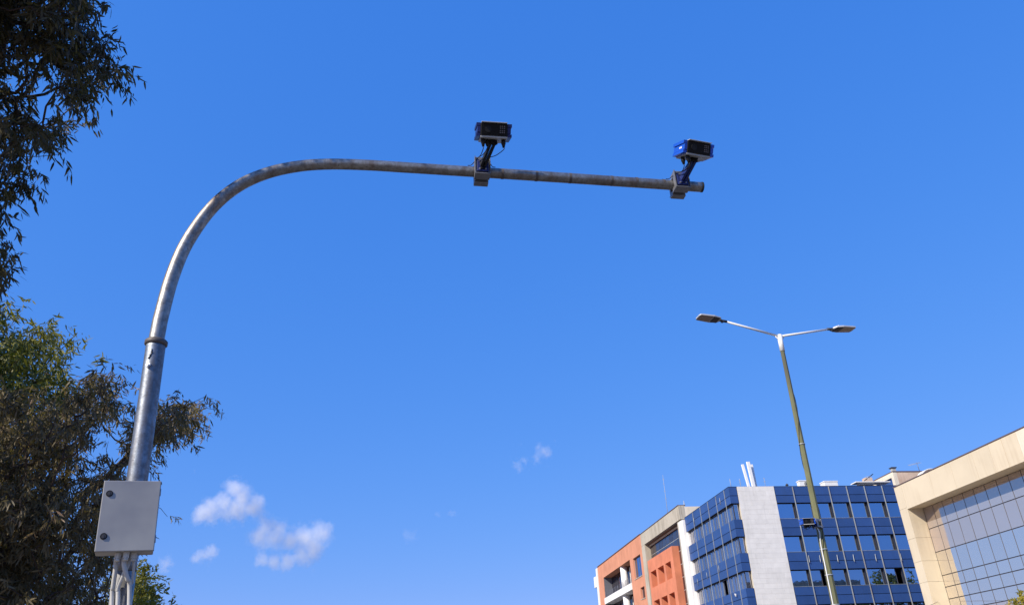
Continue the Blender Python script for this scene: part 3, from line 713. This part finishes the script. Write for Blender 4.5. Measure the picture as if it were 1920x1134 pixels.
# ------------------------------------------------------------------ double-arm street lamp
LX, LY = 9.27, 17.0
lamp = thing('street_lamp', 'olive street lamp post with a white sleeve and two opposite arms with flat heads', 'street lamp', (9.2, LY, 0))
m = MB().tube([(9.2, LY, .1), (9.24, LY, 4), (9.31, LY, 9.46)], [.112, .083, .054], 8, smooth=False); m.build('post', 'olive_paint', lamp)
m = MB().tube([(9.31, LY, 9.40), (9.322, LY, 9.86)], .062, 20); m.build('sleeve', 'plant_white', lamp)
MB().box(9.0, 9.4, 16.8, 17.2, .12, .15).build('base_plate', 'dark_metal', lamp)
top = Vector((9.322, LY, 9.82))
for sgn, end in ((-1, Vector((7.80, 16.86, 10.17))), (1, Vector((10.86, 17.14, 10.13)))):
    a = MB().tube([top, end], [.030, .026], 14).build('arm', 'plant_white', lamp)
    d = (end - top); dh = Vector((d.x, d.y, 0)).normalized()
    MB().tube([top + Vector((0, 0, -.16)), top + d * .1], .012, 8).build('arm_brace', 'plant_white', a)
    ang = math.atan2(dh.y, dh.x)
    HM = Matrix.Translation(end) @ Matrix.Rotation(ang, 4, 'Z') @ Matrix.Rotation(R(-5 if sgn < 0 else -2), 4, 'Y')
    hd = MB(); out = [(.06, -.05), (.12, -.14), (.30, -.185), (.66, -.155), (.69, -.10), (.69, .10), (.66, .155), (.30, .185), (.12, .14), (.06, .05)]
    hd.prism(out, -.008, .022, HM)
    ins = [(x * .9 + .04, y * .8) for x, y in out]; n_ = len(out)
    vs = [HM @ Vector((x, y, .022)) for x, y in out] + [HM @ Vector((x * .86 + .05, y * .7, .055)) for x, y in out]
    hd.add(vs, [(i, (i + 1) % n_, n_ + (i + 1) % n_, n_ + i) for i in range(n_)] + [tuple(range(n_, 2 * n_))])
    h = hd.build('lamp_head', 'lamp_grey', lamp)
    MB().box(.33, .65, -.145, .145, -.014, -.0082, HM).build('lens', 'lamp_lens', h)
    MB().box(.13, .30, -.135, .135, -.020, -.0082, HM).build('gear_cover', 'lamp_under', h)
    MB().tube([HM @ Vector((-.10, 0, -.01)), HM @ Vector((.08, 0, .0))], .034, 14).box(-.01, .05, -.03, .03, -.05, -.01, HM).build('spigot', 'dark_metal', h)
    MB().tube([HM @ Vector((.27, 0, z)) for z in (.05, .08, .105, .115)], [.038, .038, .025, .006], 14).build('photocell', 'white_print', h)
def lx(z): return 9.2 + .04 * min(z, 4) / 4 + (max(z - 4, 0) / 5.46) * .07
def lr(z): return .112 - (.029 * z / 4 if z < 4 else .029 + .029 * (z - 4) / 5.46)
for z in (6.95, 5.12, 4.98, 4.50, 3.95, 3.33, 2.6):
    MB().tube([(lx(z), LY, z - .014), (lx(z), LY, z + .014)], lr(z) + .008, 16).build('steel_band', 'fin_aluminium', lamp)
pts = [(lx(z) + math.cos(z * 2.3) * (lr(z) + .006), LY + math.sin(z * 2.3) * (lr(z) + .006), z) for z in np.linspace(.3, 8.6, 130)]
MB().tube(pts, .006, 5).build('spiral_wire', 'cable_black', lamp)
pts = [(9.15, 16.93, 5.0), (lx(4.9) - .07, 16.9, 4.86)] + [(lx(z) - lr(z) * .9, LY - lr(z) * .62, z) for z in (4.6, 4.0, 3.2, 2.0, .3)]
MB().tube(smooth_curve(pts, 4), .013, 8).build('power_conduit', 'plant_white', lamp)
# third camera, on the lamp post
t3 = traffic_camera('small bright blue traffic camera strapped to the olive lamp post', (9.20, 16.93, 5.06), R(-68), ('camera_blue', 'camera_navy_and_shaded_blue', 'camera_black'), R(4), R(58), .42, -.10, lat=0); t3.scale = (.8, .8, .8)

# overhead cable from the lamp post to the cream building
p0 = Vector((9.25, 17.1, 3.05)); p1 = Vector((36.35, 53.0, 7.02)); pts = []
for k in range(25):
    t = k / 24; p = p0.lerp(p1, t); p.z -= .5 * 4 * t * (1 - t) * .35; pts.append(p)
tag(MB().tube(pts, .012, 6).build('overhead_cable', 'cable_black'), 'thin black cable slung across to the cream pillar', 'cable')

# ------------------------------------------------------------------ trees
def in_poly(x, y, poly):
    inside = np.zeros(len(x), bool); n = len(poly); j = n - 1
    for i in range(n):
        xi, yi = poly[i]; xj, yj = poly[j]
        c = ((yi > y) != (yj > y)) & (x < (xj - xi) * (y - yi) / (yj - yi + 1e-9) + xi); inside ^= c; j = i
    return inside
def sample_crown(polys, n, d0, d1, holes=(), clump=22, spread=.28):
    """sprig positions inside an irregular crown volume: outline given by direction, depth by distance"""
    out = []
    for poly, wgt in polys:
        k = int(n * wgt); xs = [p[0] for p in poly]; ys = [p[1] for p in poly]; got = []
        while len(got) < k:
            x = rng.uniform(min(xs), max(xs), 4000); y = rng.uniform(min(ys), max(ys), 4000); ok = in_poly(x, y, poly)
            for h, keep in holes: ok &= ~(in_poly(x, y, h) & (rng.random(4000) > keep))
            got += list(zip(x[ok], y[ok]))
        nclump = max(4, k // clump); C_ = np.array([at_d(x, y, rng.uniform(d0, d1)) for x, y in got[:nclump]])
        rad_ = rng.uniform(.45, 1.3, nclump) * spread; pick = rng.integers(0, nclump, k)
        out += list(C_[pick] + rng.normal(size=(k, 3)) * rad_[pick][:, None] * np.array([1, 1, .8]))
    return np.array(out)
def leaves_mesh(name, base, direc, length, width, tone, mat, parent, stuff=True):
    n = len(base); side = np.cross(direc, rng.normal(size=(n, 3))); side /= np.linalg.norm(side, axis=1)[:, None] + 1e-9
    nor = np.cross(side, direc); L3 = length[:, None]; W3 = width[:, None]
    bend = rng.uniform(-.12, .12, n)[:, None]
    v = np.empty((n, 6, 3))
    v[:, 0] = base
    v[:, 1] = base + direc * L3 * .33 + side * W3 * .5 + nor * L3 * bend * .6
    v[:, 2] = base + direc * L3 * .33 - side * W3 * .5 + nor * L3 * bend * .6
    v[:, 3] = base + direc * L3 * .70 + side * W3 * .36 + nor * L3 * bend
    v[:, 4] = base + direc * L3 * .70 - side * W3 * .36 + nor * L3 * bend
    v[:, 5] = base + direc * L3 * 1.0 + nor * L3 * bend * .5
    off = np.array(wl(parent)); v -= off
    me = bpy.data.meshes.new(name)
    tri = np.array([[0, 1, 2], [1, 3, 4], [1, 4, 2], [3, 5, 4]])
    faces = (np.arange(n)[:, None, None] * 6 + tri[None]).reshape(-1, 3)
    me.vertices.add(n * 6); me.vertices.foreach_set('co', v.reshape(-1))
    me.loops.add(len(faces) * 3); me.loops.foreach_set('vertex_index', faces.reshape(-1))
    me.polygons.add(len(faces)); me.polygons.foreach_set('loop_start', np.arange(len(faces)) * 3)
    me.update(calc_edges=True)
    a = me.attributes.new('tone', 'FLOAT', 'POINT'); a.data.foreach_set('value', np.repeat(tone, 6))
    me.materials.append(MATS[mat])
    o = bpy.data.objects.new(name, me); col.objects.link(o); o.parent = parent
    if stuff: o['kind'] = 'stuff'
    return o
def grow_tree(label, foot, fork, sprigs, per, leaf_len, mat, trunk_r, single=0, droop=.75, sprig_len=.5, group='eucalyptus trees beside the road', name='eucalyptus_tree', wr=.17):
    t = thing(name, label, 'tree', foot, group)
    foot = np.array(foot, float); fork = np.array(fork, float)
    # skeleton: every sprig joins the nearest point already grown that lies nearer the fork
    order = np.argsort(np.linalg.norm(sprigs - fork, axis=1)); pts = [foot, foot * .45 + fork * .55 + np.array([.15, -.1, 0]), fork]; par = [-1, 0, 1]
    nodes = np.zeros((len(sprigs) + 3, 3)); nodes[:3] = pts; depth = [0, 0, 0.]; cost = np.zeros(len(sprigs) + 3); cnt = 3; cost[0] = cost[1] = 1e6
    for i in order:
        p = sprigs[i]; d = np.linalg.norm(nodes[:cnt] - p, axis=1) + .35 * cost[:cnt]; j = int(np.argmin(d))
        nodes[cnt] = p; par.append(j); cost[cnt] = cost[j] * (1 if j > 1 else 0) + np.linalg.norm(nodes[j] - p); cnt += 1
    load = np.ones(cnt)
    for i in range(cnt - 1, 2, -1): load[par[i]] += load[i]
    rad = .0035 * load ** .50; rad = np.minimum(rad, trunk_r * .6)
    m = MB(); mb2 = MB()
    for i in range(3, cnt):
        j = par[i]; a, b = nodes[j], nodes[i]; mid = (a + b) / 2 + rng.normal(size=3) * .05 * np.linalg.norm(b - a) - np.array([0, 0, .04 * np.linalg.norm(b - a)])
        ra = min(rad[j], rad[i] * 1.6); big = rad[i] > .02
        (m if big else mb2).tube([a, mid, b], [ra, (ra + rad[i]) / 2, rad[i] * .85], 7 if big else 4, cap=False)
    MB().tube(smooth_curve([foot, foot * .7 + fork * .3 + np.array([.1, .05, 0]), foot * .35 + fork * .65, fork], 5), list(np.linspace(trunk_r * 1.25, trunk_r * .62, 16)), 14).build('trunk', 'bark', t)
    if m.f: m.build('limb', 'bark', t)
    mb2.build('twig', 'twig_bark', t)['kind'] = 'stuff'
    # sprigs of drooping narrow leaves
    n = len(sprigs); k = per
    out = sprigs - nodes[np.array(par[3:])[np.argsort(np.argsort(order))]] if False else sprigs - fork
    out = out / (np.linalg.norm(out, axis=1)[:, None] + 1e-9)
    ax = out * .45 + rng.normal(size=(n, 3)) * .55 + np.array([0, 0, -.35]); ax /= np.linalg.norm(ax, axis=1)[:, None]
    s = rng.random((n, k)); ln = sprig_len * rng.uniform(.6, 1.25, n)
    base = sprigs[:, None] + ax[:, None] * (s * ln[:, None])[..., None] + rng.normal(size=(n, k, 3)) * .045 * sprig_len / .5 - np.array([0, 0, 1]) * ((s ** 2) * .35 * ln[:, None])[..., None]
    dr = ax[:, None] * .55 + rng.normal(size=(n, k, 3)) * .55 + np.array([0, 0, -droop]); dr /= np.linalg.norm(dr, axis=2)[..., None]
    base = base.reshape(-1, 3); dr = dr.reshape(-1, 3); N_ = len(base)
    length = leaf_len * rng.uniform(.6, 1.25, N_); width = length * rng.uniform(wr * .8, wr * 1.25, N_)
    tone = np.clip(np.repeat(rng.random(n), k) * .6 + rng.random(N_) * .42, 0, 1)
    big = np.zeros(N_, bool)
    if single:
        # leaves that show largest: long, near, inside the picture
        q = (base - EYE) @ RM; zc = -q[:, 2]; px = CX + F * q[:, 0] / zc; py = CY - F * q[:, 1] / zc
        score = length / zc * ((px > 2) & (px < 1918) & (py > 2) & (py < 1130)); big[np.argsort(-score)[:single]] = True
    leaves_mesh('foliage', base[~big], dr[~big], length[~big], width[~big], tone[~big], mat, t)
    for i in np.nonzero(big)[0]:
        o = leaves_mesh('leaf', base[i:i + 1], dr[i:i + 1], length[i:i + 1], width[i:i + 1], tone[i:i + 1], mat, t, stuff=False)
    return t

# A: the overhanging near tree, upper left
pA = [(-300, -420), (120, -430), (150, -200), (156, -40), (158, 35), (190, 60), (232, 92), (222, 130), (200, 150), (165, 155), (142, 195), (122, 228), (98, 240), (90, 265), (75, 272), (30, 270), (20, 312), (62, 325), (66, 345), (54, 365), (30, 352), (-5, 350), (-12, 400), (4, 425), (-8, 460), (2, 490), (-15, 520), (-90, 545), (-250, 600), (-300, 500)]
holesA = [([(60, 0), (95, 0), (90, 30), (65, 35)], .15), ([(85, 150), (110, 150), (105, 215), (88, 210)], .3), ([(10, 60), (40, 60), (40, 90), (15, 90)], .3)]
sA = [([(60, 0), (95, 0), (90, 30), (65, 35)], .15), ([(85, 150), (110, 150), (105, 215), (88, 210)], .3), ([(10, 60), (40, 60), (40, 90), (15, 90)], .3)]
tips = [([(185, 50), (218, 48), (222, 85), (215, 105), (190, 100)], .006), ([(50, 325), (72, 320), (70, 345), (30, 345)], .0045), ([(0, 300), (35, 318), (30, 345), (0, 340)], .006), ([(-12, 370), (8, 385), (2, 440), (-12, 450)], .005), ([(-14, 455), (8, 465), (6, 490), (-10, 500)], .003)]
sA = sample_crown([(pA, 1.0)], 5200, 10.5, 14, holesA, 7, .13)
grow_tree('nearest eucalyptus overhanging the upper left corner with long dark drooping leaves', (-9.8, 8.0, 0), (-10.2, 8.4, 7.4), sA, 14, .145, 'eucalyptus_leaf_grey', .26, single=300, droop=1.05, sprig_len=.28, wr=.19)
# B: greener tree behind on the left
pB = [(-330, 480), (-100, 520), (-5, 570), (8, 610), (40, 640), (72, 606), (92, 625), (105, 665), (128, 690), (135, 740), (110, 800), (60, 900), (20, 1150), (-330, 1250)]
sB = sample_crown([(pB, 1.0)], 5000, 17, 22, (), 20, .30)
grow_tree('olive green eucalyptus crown at the left edge with sunlit yellowish top', (-14.5, 17.5, 0), (-13.6, 17.5, 3.4), sB, 15, .17, 'eucalyptus_leaf_green', .32, sprig_len=.42, wr=.2)
# C: the big brownish tree behind the mast
pC = [(-330, 780), (40, 730), (115, 760), (150, 735), (178, 712), (192, 735), (188, 790), (205, 800), (228, 790), (225, 830), (205, 880), (200, 920), (200, 1000), (190, 1250), (-330, 1250)]
holesC = [([(135, 810), (210, 800), (250, 860), (225, 890), (150, 900)], .22), ([(160, 880), (185, 880), (180, 1000), (155, 980)], .35)]
tipsC = [([(250, 765), (300, 756), (345, 768), (382, 758), (372, 785), (345, 798), (320, 812), (290, 822), (262, 848), (250, 838)], .040), ([(174, 714), (192, 714), (190, 730), (176, 730)], .006), ([(190, 750), (212, 755), (208, 780), (190, 780)], .006)]
sC = [([(135, 810), (210, 800), (250, 860), (225, 890), (150, 900)], .22), ([(160, 880), (185, 880), (180, 1000), (155, 980)], .35)]
tipsC = [([(278, 752), (325, 762), (338, 785), (325, 812), (280, 815)], .024), ([(340, 765), (368, 760), (366, 782), (350, 800), (335, 790)], .007), ([(372, 748), (384, 755), (380, 765), (372, 762)], .0012),
         ([(255, 790), (275, 800), (270, 840), (255, 850)], .010), ([(174, 708), (196, 708), (192, 730), (176, 730)], .006), ([(255, 930), (265, 950), (265, 990), (250, 1000)], .003), ([(190, 745), (215, 750), (210, 780), (190, 780)], .006)]
sC = sample_crown([(pC, 1.0)] + tipsC, 6500, 12, 16.5, holesC, 12, .15)
grow_tree('large brownish eucalyptus behind the mast and cabinet with one branch reaching past the mast', (-7.0, 13.6, 0), (-6.8, 13.6, 2.6), sC, 15, .125, 'eucalyptus_leaf_brown', .3, single=200, sprig_len=.27, droop=.9)
# D: small bright green tree right of the lower mast
pD = [(215, 1045), (245, 1050), (262, 1068), (274, 1082), (278, 1100), (286, 1112), (282, 1250), (200, 1300)]
sD = sample_crown([(pD, 1.0)], 700, 21, 24, (), 14, .25)
grow_tree('small green tree just right of the mast below the cabinet', (-8.2, 21.5, 0), (-8.1, 21.5, 1.6), sD, 22, .12, 'eucalyptus_leaf_green', .14, droop=.1, sprig_len=.42, wr=.3)
# bush at the lower right corner
pE = [(1868, 1146), (1885, 1135), (1905, 1129), (1960, 1115), (2060, 1150), (2050, 1240), (1860, 1240)]
sE = sample_crown([(pE, 1.0)], 520, 36, 38.5)
grow_tree('yellow green roadside tree top at the lower right corner before the glass wall', (26.0, 28.0, 0), (26.0, 28.0, 2.2), sE, 46, .10, 'bush_leaf_yellow', .12, droop=-.2, sprig_len=.30, name='roadside_tree', wr=.4, group=None)

# a garden tree behind the cream building, mirrored in the blue building's windows
sG = np.concatenate([np.array(c) + rng.normal(size=(90, 3)) * .75 for c in ((53, 66, 10.5), (55.5, 65, 12), (58, 64, 13.2), (60.5, 64.5, 12.0), (62.5, 65, 12.6), (57, 66, 9.5), (65, 64, 11.0), (51, 67, 8.5))])
grow_tree('dark garden tree standing between the blue and the cream building', (57.5, 65, 0), (57.5, 65, 5.5), sG, 16, .32, 'eucalyptus_leaf_green', .3, droop=.3, sprig_len=.8, name='garden_tree', wr=.5, group=None)

# ------------------------------------------------------------------ clouds (volumes far beyond the buildings)
def cloud(label, blobs, dist, dens, wisp=.5, seed=0.):
    """blobs: (px, py, radius px, weight) directions of the billows at the given distance"""
    C = [Vector(at_d(x, y, dist)) for x, y, r, *_ in blobs]; sc_ = dist / F * .93
    rr = [b[2] * sc_ for b in blobs]
    ctr = sum(C, Vector()) / len(C)
    lo = Vector([min(c[k] - r * 1.5 for c, r in zip(C, rr)) for k in range(3)]) ; hi = Vector([max(c[k] + r * 1.5 for c, r in zip(C, rr)) for k in range(3)])
    m = MB().box(lo.x, hi.x, lo.y, hi.y, lo.z, hi.z)
    t = NT('cloud_vapour'); g_ = t.n('NewGeometry'); prev = None
    # distort the position a little so the billows are ragged
    no = t.n('TexNoise'); no.inputs['Scale'].default_value = 1 / (rr[0] * 1.1); no.inputs['Detail'].default_value = 9; no.inputs['Roughness'].default_value = .70
    ofs = t.n('VectorMath', operation='ADD'); ofs.inputs[1].default_value = (seed, seed * 1.7, seed * .3); t.l(g_.outputs['Position'], ofs.inputs[0]); t.l(ofs.outputs[0], no.inputs['Vector'])
    for c, r in zip(C, rr):
        d = t.n('VectorMath', operation='DISTANCE'); d.inputs[1].default_value = c; t.l(g_.outputs['Position'], d.inputs[0])
        f = t.n('MapRange'); t.l(d.outputs['Value'], f.inputs[0]); f.inputs[1].default_value = r * 1.6; f.inputs[2].default_value = 0; f.inputs[3].default_value = 0; f.inputs[4].default_value = 1.2
        if prev is None: prev = f.outputs[0]
        else:
            mx = t.n('Math', operation='SMOOTH_MAX'); mx.inputs[2].default_value = .12; t.l(prev, mx.inputs[0]); t.l(f.outputs[0], mx.inputs[1]); prev = mx.outputs[0]
    nn = t.n('MapRange'); t.l(no.outputs['Fac'], nn.inputs[0]); nn.inputs[1].default_value = .3; nn.inputs[2].default_value = .7; nn.inputs[3].default_value = -1.35 * wisp; nn.inputs[4].default_value = .7 * wisp
    ad = t.n('Math', operation='ADD'); t.l(prev, ad.inputs[0]); t.l(nn.outputs[0], ad.inputs[1])
    df = t.n('MapRange'); t.l(ad.outputs[0], df.inputs[0]); df.inputs[1].default_value = .30; df.inputs[2].default_value = 1.5; df.inputs[3].default_value = 0; df.inputs[4].default_value = dens
    v = t.n('VolumePrincipled'); v.inputs['Color'].default_value = (1, 1, 1, 1); v.inputs['Anisotropy'].default_value = -.1; t.l(df.outputs[0], v.inputs['Density'])
    t.done(v.outputs[0], vol=True)
    o = m.build('cloud', t.m.name); MATS.pop('cloud_vapour', None)
    o.data.materials[0] = t.m
    return tag(o, label, 'cloud', 'small clouds low in the sky', 'stuff')
cloud('larger upper left cloud with a peaked white top', [(440, 915, 22), (455, 935, 26), (420, 945, 26), (395, 955, 26), (375, 965, 18), (475, 950, 26), (440, 955, 28)], 1500, .07, .46, 3.)
cloud('widest ragged cloud below the peaked one', [(500, 985, 24), (485, 1005, 22), (520, 1003, 27), (545, 1012, 26), (570, 1008, 27), (600, 1000, 27), (585, 1025, 27), (565, 1040, 24), (540, 1050, 20), (515, 1052, 17), (492, 1050, 15)], 1500, .06, .46, 11.)
cloud('small round cloud left of the widest cloud', [(385, 1040, 18), (398, 1035, 14), (370, 1044, 12)], 1500, .05, .62, 23.)
cloud('tiny cloud beside the green tree', [(312, 1056, 13), (308, 1066, 10)], 1500, .05, .62, 31.)
cloud('faint small wisp high in the middle of the sky', [(1018, 846, 16), (1028, 852, 12), (1005, 862, 11), (985, 864, 10), (970, 872, 12)], 1500, .035, .75, 47.)
cloud('faintest low wisp above the horizon centre', [(768, 1004, 14), (778, 1002, 8)], 1500, .02, .75, 53.)
cloud('faint thin wisp between the other two faint ones', [(848, 962, 9), (820, 965, 7)], 1500, .02, .75, 61.)
